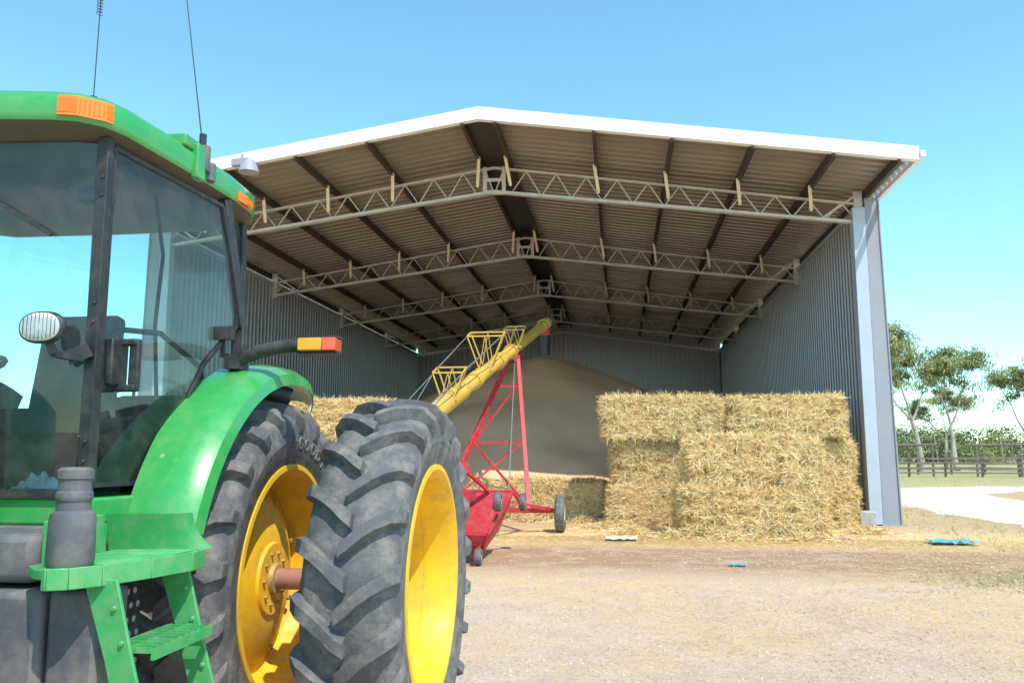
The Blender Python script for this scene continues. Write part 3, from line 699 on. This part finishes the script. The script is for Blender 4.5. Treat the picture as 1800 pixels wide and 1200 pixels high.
mb=MB();mb.box((-2.165,2.93,1.2),(-2.14,3.3,1.40));obj('side_panel',mb,M['dgreen'],tractor,(-2.15,3.1,1.3),bevel=.006)
mb=MB();plat=[(-1.985,2.74),(-1.93,2.77),(-1.87,2.86),(-1.80,3.06),(-1.75,3.26),(-1.76,3.36),(-1.80,3.41),(-2.15,3.41),(-2.15,2.85),(-2.06,2.76)]
mb.prism(plat,1.165+PZ,1.2+PZ)
for i in range(26):
    y=2.90+i*.0185
    x1=-1.87+.12*(y-2.88)/.45
    mb.bar((-2.12,y,1.2025+PZ),(min(x1,-1.79),y,1.2025+PZ),.006,.007)
lip=[(-2.005,2.732),(-1.985,2.725),(-1.925,2.757),(-1.86,2.85),(-1.79,3.05),(-1.737,3.26),(-1.748,3.38)]
for i in range(len(lip)-1):
    (a,b),(c_,d_)=lip[i],lip[i+1];mb.bar((a,b,1.17+PZ),(c_,d_,1.17+PZ),.012,.075)
obj('platform',mb,M['dgreen'],tractor,(-1.95,3.1,1.18),bevel=.004)
lad=empty('ladder',(-1.75,3.08,1.15),tractor)
for y,dx in((2.87,0),(3.33,.02)):
    mb=MB()
    a=[(-1.94,1.20),(-1.81,1.20),(-1.74,.95),(-1.56,.35),(-1.66,.33),(-1.84,.92)]
    mb.prism([(p+dx,q) for p,q in a],y-.008,y+.008,axis='y')
    for z in(1.1,.98,.8,.65):
        xx=-1.80+(1.165-z)*.3+dx;mb.cyl((xx-.03,y-.02,z),(xx-.03,y+.02,z),.010,n=8)
    obj('side_rail',mb,M['dgreen'],lad,(-1.8,y,.8),bevel=.003)
for z,x in((.95,-1.75),(.66,-1.67),(.39,-1.59)):
    mb=MB();mb.box((x-.1,2.885,z-.03),(x-.085,3.315,z+.01));mb.box((x+.075,2.885,z-.03),(x+.09,3.315,z+.01))
    for i in range(9):mb.bar((x-.085,2.9+i*.049,z),(x+.08,2.9+i*.049,z),.012,.02)
    mb.box((x-.02,2.885,z-.012),(x,3.315,z+.012))
    obj('step',mb,M['dgreen'],lad,(x,3.08,z))
mb=MB();mb.box((-2.06,2.92,.45),(-2.045,3.42,1.15))
for i in range(9):
    for j in range(11):
        y=2.97+i*.05+(j%2)*.025;z=.5+j*.058;mb.cyl((-2.046,y,z),(-2.0425,y,z),.013,n=10,m=1)
obj('perforated_panel',mb,[M['black'],mat('hole_glint',(.34,.34,.31),.8)],tractor,(-2.05,3.1,.8))
mb=MB();mb.box((-2.10,2.9,.45),(-1.90,3.1,1.15));obj('side_box',mb,M['grey'],tractor,(-2,3,.8),bevel=.02)
mb=MB();mb.box((-2.62,2.88,.42),(-2.115,3.12,1.15));obj('side_box',mb,M['grey'],tractor,(-2.3,3,.8),bevel=.03)
mb=MB();mb.box((-2.62,2.9,1.17),(-2.17,3.14,1.355));obj('tank_cover',mb,M['grey'],tractor,(-2.3,3,1.25),bevel=.035)
mb=MB();mb.box((-4.16,2.88,.42),(-3.44,3.12,1.35));obj('fuel_tank',mb,M['grey'],tractor,(-3.8,3,1),bevel=.04)
mb=MB();mb.revz([(.0,0),(.075,0),(.082,.02),(.079,.17),(.074,.19),(.06,.20),(.058,.23),(.062,.235),(.064,.25),(.062,.265),(.056,.27),(.056,.31),(.062,.315),(.062,.345),(.05,.355),(0,.357)],(-1.995,2.86,1.2+PZ),28);obj('filter_canister',mb,M['grey'],tractor,(-1.995,2.86,1.2+PZ),sm=35)
# ------------------------------------------------------------------ auger
P0=Vector((-4.3,9.4,.42));P1=Vector((-2.10,23.8,5.40));D=(P1-P0)
T=lambda t:P0+D*t
Dn=D.normalized()
aug=empty('grain_auger',(-3.0,17.9,0),label="long yellow and red portable grain auger reaching into shed",category="grain auger")
mb=MB();mb.cyl(T(0),T(.5),.18,n=28);mb.cyl(T(.5),T(1),.155,.13,n=28)
for t in(.02,.25,.5,.75,.985):mb.cyl(T(t)-Dn*.03,T(t)+Dn*.03,.19,n=28)
for t in(.40,.56,.68):mb.cyl(T(t)-Dn*.15,T(t)+Dn*.15,.185,n=28)
obj('tube',mb,M['ayellow'],aug,tuple(T(.5)),sm=40)
def cage(t,wd,h):
    mb=MB();b=T(t)
    tops=[]
    for dy in(-.22,.22):
        c=b+Vector((0,dy*1,.1+dy*.34))
        l=c+Vector((-wd/2,0,h));r=c+Vector((wd/2,0,h));tops.append((l,r))
        lb=c+Vector((-.12,0,0));rb=c+Vector((.12,0,0))
        mb.bar(l,r,.032);mb.bar(lb,l,.026);mb.bar(rb,r,.026);mb.bar(lb,(l+r)/2,.016);mb.bar(rb,(l+r)/2,.016)
    mb.bar(tops[0][0],tops[1][0],.03);mb.bar(tops[0][1],tops[1][1],.03);mb.bar(b+Vector((-.2,-.2,.02)),b+Vector((.2,-.2,.02)),.05)
    obj('cable_bracket',mb,M['ayellow'],aug,tuple(b));return (tops[0][0]+tops[1][0])/2,(tops[0][1]+tops[1][1])/2
c1=cage(.455,.6,.5);c2=cage(.615,.8,.74);c3=cage(.775,.5,.42)
for s in(0,1):
    ch=[T(.2)+Vector((-.15+.3*s,0,.15)),c2[s],c3[s],T(.97)+Vector((-.1+.2*s,0,.17))]
    mb=MB();mb.tube(ch,.010,6);obj('bridge_cable',mb,M['cable'],aug,tuple(T(.5)))
    mb=MB();mb.tube([T(.33)+Vector((-.15+.3*s,0,.15)),c1[s],c2[s]],.010,6);obj('bridge_cable',mb,M['cable'],aug,tuple(T(.4)))
mb=MB();mb.tube([T(.78),Vector((-2.4,18.0,.9)),T(.2)],.012,6);obj('winch_cable',mb,M['cable'],aug,tuple(T(.6)))
mb=MB();e=T(.985);mb.cyl(T(.965),T(1.012),.165,n=18,m=2);mb.box((e.x-.12,e.y-.1,e.z-.3),(e.x+.17,e.y+.2,e.z-.06),0);mb.cyl(e+Vector((0,.05,-.3)),e+Vector((0,.08,-.85)),.17,.15,n=16,m=1);obj('spout',mb,[M['red'],M['black'],M['ayellow']],aug,tuple(e),sm=40)
mb=MB();AY=17.9;ap=T(.77)-Vector((0,0,.18))
Ls=Vector((-3.85,AY,.45));Rs=Vector((-1.95,AY,.45))
mb.bar(Ls+Vector((-.75,0,0)),Rs+Vector((.55,0,0)),.10,.10)
mb.bar(Ls,ap+Vector((-.10,0,0)),.09);mb.bar(Rs,ap+Vector((.10,0,0)),.09)
for f_ in(.40,.78):
    mb.bar(Ls.lerp(ap,f_),Rs.lerp(ap,f_),.055)
mb.bar(Ls.lerp(ap,.02),Rs.lerp(ap,.40),.04);mb.bar(Rs.lerp(ap,.02),Ls.lerp(ap,.40),.04);mb.bar(Ls.lerp(ap,.40),Rs.lerp(ap,.78),.035)
lo=T(.12)-Vector((0,0,.15))
mb.bar(Ls,lo+Vector((-.1,0,0)),.08);mb.bar(Rs,lo+Vector((.1,0,0)),.08)
mb.bar(ap+Vector((0,-.1,-.06)),ap+Vector((0,.5,.2)),.3,.06)
mb.bar(Rs+Vector((.1,-.5,.12)),Rs+Vector((.5,.0,.0)),.05);mb.bar(Rs+Vector((-.8,-.3,.25)),Rs+Vector((.45,-.05,.05)),.05)
obj('undercarriage',mb,M['red'],aug,(-2.9,AY,.45))
for x in(-1.28,-4.72):
    c=(x,AY,.40);wh=empty('wheel',c,aug)
    mb=MB();mb.revx([(.08,.2),(.10,.24),(.105,.33),(.08,.385),(.03,.40),(-.03,.4),(-.08,.385),(-.105,.33),(-.10,.24),(-.08,.2)],c,40);obj('tyre',mb,M['rubber'],wh,c,sm=40)
    mb=MB();mb.revx([(.09,.21),(.08,.19),(.0,.17),(.03,.06),(.03,.001)],c,32);mb.revx([(-.09,.21),(-.08,.19),(.0,.17),(-.03,.06),(-.03,.001)],c,32);obj('rim',mb,M['steel'],wh,c,sm=40)
mb=MB()
bot=[(-3.0,12.6,.14),(-2.10,12.65,.14),(-2.03,13.75,.36),(-2.95,13.7,.36)]
top=[(-3.15,12.4,.50),(-2.0,12.5,.46),(-1.80,14.0,1.02),(-3.1,13.95,1.02)]
vs=bot+top;fs=[(0,3,2,1)]+[(i,(i+1)%4,4+(i+1)%4,4+i) for i in range(4)]
mb.add(vs,fs)
vi=[(Vector(v)+(Vector((-2.5,13.2,.5))-Vector(v))*.04) for v in bot+top];mb.add(vi,[(0,1,2,3)]+[(i,4+i,4+(i+1)%4,(i+1)%4) for i in range(4)])
for i in range(4):mb.bar(top[i],top[(i+1)%4],.05,.05);mb.bar(bot[i],top[i],.035,.035);mb.bar(Vector(bot[i]).lerp(Vector(top[i]),.5),Vector(bot[(i+1)%4]).lerp(Vector(top[(i+1)%4]),.5),.025,.025)
mb.box((-2.85,13.0,.9),(-2.35,13.5,1.05));mb.bar((-2.7,13.95,1.02),(-2.6,13.3,1.40),.05);mb.bar((-2.2,13.95,1.02),(-2.5,13.3,1.40),.05);mb.bar((-2.45,13.3,1.43),(-2.85,12.9,1.30),.08,.16)
mb.bar((-2.05,12.6,.4),(-2.2,12.55,.14),.04);mb.bar((-1.80,14.0,1.02),(-1.72,14.4,.82),.05);mb.bar((-2.0,12.5,.46),(-1.92,12.85,.92),.04)
mb.cyl((-2.5,13.1,.35),(-4.15,10.0,.75),.15,n=20);mb.cyl((-4.3,9.5,.2),(-4.3,9.5,1.0),.28,n=20)
hop=obj('hopper',mb,M['red'],aug,(-2.5,13.1,.4))
for c,r in(((-1.88,12.85,.92),.155),((-1.68,14.4,.82),.15),((-2.12,12.45,.13),.125)):
    mb=MB();mb.revx([(.045,.001),(.045,r*.3),(.03,r*.5),(.05,r*.55),(.055,r*.8),(.04,r),(-.04,r),(-.055,r*.8),(-.05,r*.5),(-.045,.001)],c,28)
    mb.revx([(.051,.001),(.051,r*.3)],c,16,1);obj('castor_wheel',mb,[M['rubber'],M['steel']],hop,c,sm=40)
mb=MB()
for i in range(14):
    z=1.30+i*.06;mb.bar((-2.72+(.012 if i%2 else -.012),13.35,z),(-2.72+(.012 if i%2 else -.012),13.35,z+.05),.02 if i%2 else .008,.008 if i%2 else .02)
obj('chain',mb,M['cable'],aug,(-2.72,13.35,1.5))
# ------------------------------------------------------------------ fence
fence=empty('timber_rail_fence',(28,62.5,0),label="weathered brown timber post and rail cattle yard fence",category="fence")
for z in(.3,.65,1.0,1.35):
    mb=MB();x=13
    while x<60:
        dz=random.uniform(-.05,.05);mb.bar((x,62.47,z+dz),(x+2.5,62.47,z+random.uniform(-.05,.05)),.05,.11);x+=2.45
    obj('rail',mb,M['wood'],fence,(30,62.5,z))
for i in range(20):
    x=13+i*2.45;mb=MB();h=1.6+.15*math.sin(i*2.3)
    mb.cyl((x,62.6,0),(x+.02,62.6,h),.09,.08,n=8);obj('post',mb,M['wood'],fence,(x,62.6,0),sm=40)
for a,b in((19.8,22.5),(25.5,28.5),(31,35)):
    mb=MB()
    for x in(a,b):mb.cyl((x,64,0),(x,64,2.3),.09,n=8)
    mb.cyl((a-.3,64,2.25),(b+.3,64,2.3),.08,n=8)
    obj('yard_gate_frame',mb,M['wood'],None,(a,64,0),label="bare timber gateway frame standing by the yards",category="gate frame",group="gateway frames at the cattle yards")
f2=empty('timber_rail_fence',(30,70,0),label="second weathered timber rail fence behind the yards",category="fence")
for z in(.4,.8,1.2):
    mb=MB();mb.box((16,70,z),(60,70.06,z+.12));obj('rail',mb,M['wood'],f2,(30,70,z))
for i in range(18):
    mb=MB();mb.cyl((16+i*2.5,70.15,0),(16+i*2.5,70.15,1.6),.09,n=6);obj('post',mb,M['wood'],f2,(16+i*2.5,70.1,0))
# ------------------------------------------------------------------ trees
def tree(seed,H,W,lean=0,nleaf=150):
    random.seed(seed);tr=MB();cr=MB();tips=[]
    def limb(p,d,l,r,depth):
        n=4;q=p
        for i in range(n):
            d2=(d+Vector((random.gauss(0,.1),random.gauss(0,.1),random.gauss(.05,.06)))).normalized()
            nq=q+d2*l/n;r2=r*(1-.13)
            tr.cyl(q,nq,r,r2,n=7 if depth<2 else 5,caps=False);q=nq;r=r2;d=d2
            if (depth>=2 and i>=1 and random.random()<.62) or (depth==1 and i>=2 and random.random()<.3):tips.append((q+Vector((random.gauss(0,.5),random.gauss(0,.5),random.gauss(0,.4))),depth))
        if depth<3:
            for k in range(3 if depth<2 else 2):
                az=random.uniform(0,6.28);sp=random.uniform(.35,.9)
                nd_=(d+Vector((math.cos(az)*sp*W,math.sin(az)*sp*W,random.uniform(-.05,.35)))).normalized()
                limb(q,nd_,l*random.uniform(.6,.88),r*.62,depth+1)
        else:tips.append((q,4))
    limb(Vector((0,0,0)),Vector((lean,0,1)).normalized(),H*.26,H*.018,0)
    zt=max(p.z for p,_ in tips)
    for p,dp in tips:
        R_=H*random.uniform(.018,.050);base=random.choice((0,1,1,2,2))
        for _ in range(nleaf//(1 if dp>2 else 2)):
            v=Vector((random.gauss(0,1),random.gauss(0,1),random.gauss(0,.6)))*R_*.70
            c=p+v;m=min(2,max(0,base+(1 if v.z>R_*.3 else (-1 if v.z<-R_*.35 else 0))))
            d=Vector((random.gauss(0,.6),random.gauss(0,.6),-1+random.gauss(0,.5)))
            blade(cr,c,d,random.uniform(.11,.25),random.uniform(.04,.08),m)
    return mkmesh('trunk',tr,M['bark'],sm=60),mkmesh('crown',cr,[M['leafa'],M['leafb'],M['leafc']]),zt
TM=[tree(11,12,1.0),tree(23,12,.85,.1),tree(37,12,1.05,-.1),tree(52,12,.95,.05)]
def put_tree(x,y,h,k,rz_,lab):
    t=empty('gum_tree',(x,y,0),label=lab,category='tree',group='gum trees beyond the yards')
    for nm,me in(('trunk',TM[k][0]),('crown',TM[k][1])):
        o=bpy.data.objects.new(nm,me);scene.collection.objects.link(o);o.parent=t
    s=h/(TM[k][2]+.4)
    t.scale=(s,s,s);t.rotation_euler=(0,0,rz_)
put_tree(28.6,84,14.6,0,0,"tall spreading gum tree behind the timber yards")
put_tree(32.8,87,12.8,1,2,"slender gum tree with bare limbs behind yards")
put_tree(26.0,88,12.0,3,1,"gum tree close behind the shed column")
put_tree(42.0,80,14,2,3.5,"leafy gum tree overhanging the fence")
put_tree(38,104,10.0,2,4,"distant olive gum tree behind the yards")
put_tree(45,100,11.5,1,5,"distant tall gum tree on the paddock edge")
put_tree(56,90,13,0,.7,"leafy gum tree past the fence end")
random.seed(3);mb=MB()
for i in range(380):
    x=random.uniform(-20,190);y=random.uniform(125,175)+abs(x)*.1;h=random.choice((3,4,5,6,7,9))*random.uniform(.8,1.2)
    if i%5==0:x=random.uniform(-260,0)
    mb.cyl((x,y,0),(x+random.gauss(0,.4),y,h*.7),.13,n=5,m=3,caps=False)
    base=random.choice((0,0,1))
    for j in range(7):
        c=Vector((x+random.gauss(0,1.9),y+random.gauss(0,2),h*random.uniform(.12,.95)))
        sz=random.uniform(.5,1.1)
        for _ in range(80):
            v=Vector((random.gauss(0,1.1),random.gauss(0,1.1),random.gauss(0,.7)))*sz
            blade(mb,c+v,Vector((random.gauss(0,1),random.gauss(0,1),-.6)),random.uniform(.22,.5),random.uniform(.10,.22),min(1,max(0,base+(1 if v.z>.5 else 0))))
obj('distant_wood',mb,[M['leafa'],M['leafb'],M['leafc'],M['bark']],kind='stuff',label="far-off line of scrubby gum woodland",category="woodland")
# ------------------------------------------------------------------ ground litter
random.seed(9);mb=MB()
for i in range(15000):
    y=3.6+15*random.random()**1.3;x=random.uniform(-2.2,4)+(y-5)*random.uniform(-.05,.5)
    s=random.choice((.004,.005,.006,.008,.009,.014))*random.uniform(.7,1.5)
    vs=[(x+s*random.uniform(.6,1.2)*a,y+s*random.uniform(.6,1.2)*b,z*s*.9) for a,b,z in((-1,0,0),(0,-1,0),(1,0,0),(0,1,0),(0,0,1))]
    mb.add(vs,[(0,1,4),(1,2,4),(2,3,4),(3,0,4)])
obj('gravel',mb,M['stone'],kind='stuff',label="scattered small stones on dirt",category="gravel")
mb=MB()
def litter(n,fx,fy,z=.008,tones=(0,1,1,2),lo=.03,hi=.12,w=.006):
    for i in range(n):
        x=fx();y=fy()
        a=random.uniform(0,6.28);d=Vector((math.cos(a),math.sin(a),random.uniform(-.02,.15)))
        blade(mb,Vector((x,y,z+random.random()*.008)),d,random.uniform(lo,hi),random.uniform(w*.5,w),random.choice(tones),Vector((0,0,1)))
U=random.uniform
litter(20000,lambda:random.gauss(1.8,2.9),lambda:17.1-abs(random.gauss(0,.85)),w=.012,hi=.18)
litter(6000,lambda:U(-2.5,7),lambda:U(9,18),tones=(0,1,1,2,2),w=.008)
litter(7000,lambda:random.gauss(2,1.6),lambda:random.gauss(8.5,1.2),tones=(1,1,2),w=.005,hi=.10)
litter(3000,lambda:random.gauss(1,1.6),lambda:random.gauss(6,1.0),tones=(1,2,2),w=.0035,hi=.08)
litter(4500,lambda:random.gauss(5,1.2),lambda:random.gauss(14,1.2),tones=(0,1,1,2),w=.009)
litter(6000,lambda:U(-4,5.8),lambda:U(17.0,21.5),w=.010,hi=.16)
for cx_,cy_ in((.2,19.3),(-.9,20.4),(1.0,16.85),(3.95,17.1),(4.8,19.4),(-.3,18.9),(2.2,16.6),(3.4,16.65),(-2.2,20.5),(.2,17.6),(5.0,18.3)):
    for i in range(1000):
        r=abs(random.gauss(0,.30));a=U(0,6.28);z=max(0,.17-.3*r)*U(0,1)
        blade(mb,Vector((cx_+1.7*r*math.cos(a),cy_+r*.8*math.sin(a),.01+z)),Vector((random.gauss(0,1),random.gauss(0,1),random.gauss(0,.35))),U(.06,.2),.009,random.choice((0,0,1,2)))
obj('loose_straw',mb,[M['strawa'],M['strawb'],M['strawc']],kind='stuff',label="loose straw littered over the dirt",category="straw")
mb=MB()
for i in range(1100):
    y=random.uniform(12,60);x=random.uniform(6.3,9.2) if y<36 else random.uniform(6.8,32)
    if 9.0<x<17 and y<40:continue
    for j in range(6):
        blade(mb,Vector((x+random.gauss(0,.06),y+random.gauss(0,.06),0)),Vector((random.gauss(0,.6),random.gauss(0,.6),1)),random.uniform(.03,.09),.010,random.choice((0,0,0,1)))
for i in range(1100):
    x=random.gauss(5.6,1.0);y=random.gauss(11.9,.45)+.25*(x-5.6)
    for j in range(4):blade(mb,Vector((x+random.gauss(0,.05),y+random.gauss(0,.05),0)),Vector((random.gauss(0,.9),random.gauss(0,.9),.45)),random.uniform(.02,.06),.006,random.choice((0,1,1)))
obj('dry_grass',mb,[M['grassd'],M['grassg']],kind='stuff',label="sparse dry grass tufts",category="grass")
def scrap(name,x,y,s,m,lab,cat):
    mb=MB();n=9;vs=[]
    for i in range(n+1):
        for j in range(n+1):
            u=(i/n-.5)*s*(1+.3*noise.noise(Vector((j,0,x))));v=(j/n-.5)*s*.6*(1+.4*noise.noise(Vector((i,3,y))))
            vs.append((x+u,y+v,.012+.07*s*(1+noise.noise(Vector((i*.9,j*.9,x))))))
    mb.add(vs,[(i*(n+1)+j,(i+1)*(n+1)+j,(i+1)*(n+1)+j+1,i*(n+1)+j+1) for i in range(n) for j in range(n)])
    obj(name,mb,m,None,(x,y,0),sm=60,label=lab,category=cat)
scrap('plastic_sheet',6.0,16.4,.8,M['blue'],"crumpled blue plastic sheet lying on the dirt","plastic sheet")
scrap('plastic_scrap',1.7,12.9,.25,M['blue'],"small torn blue plastic scrap on dirt","plastic scrap")
scrap('plastic_bag',4.2,16.9,.35,M['pink'],"pale pink plastic bag beside straw bale","plastic bag")
scrap('feed_sack',.0,16.3,.6,M['white'],"flattened white feed sack on straw litter","sack")
print('TOTAL FACES',sum(len(m.polygons) for m in bpy.data.meshes))
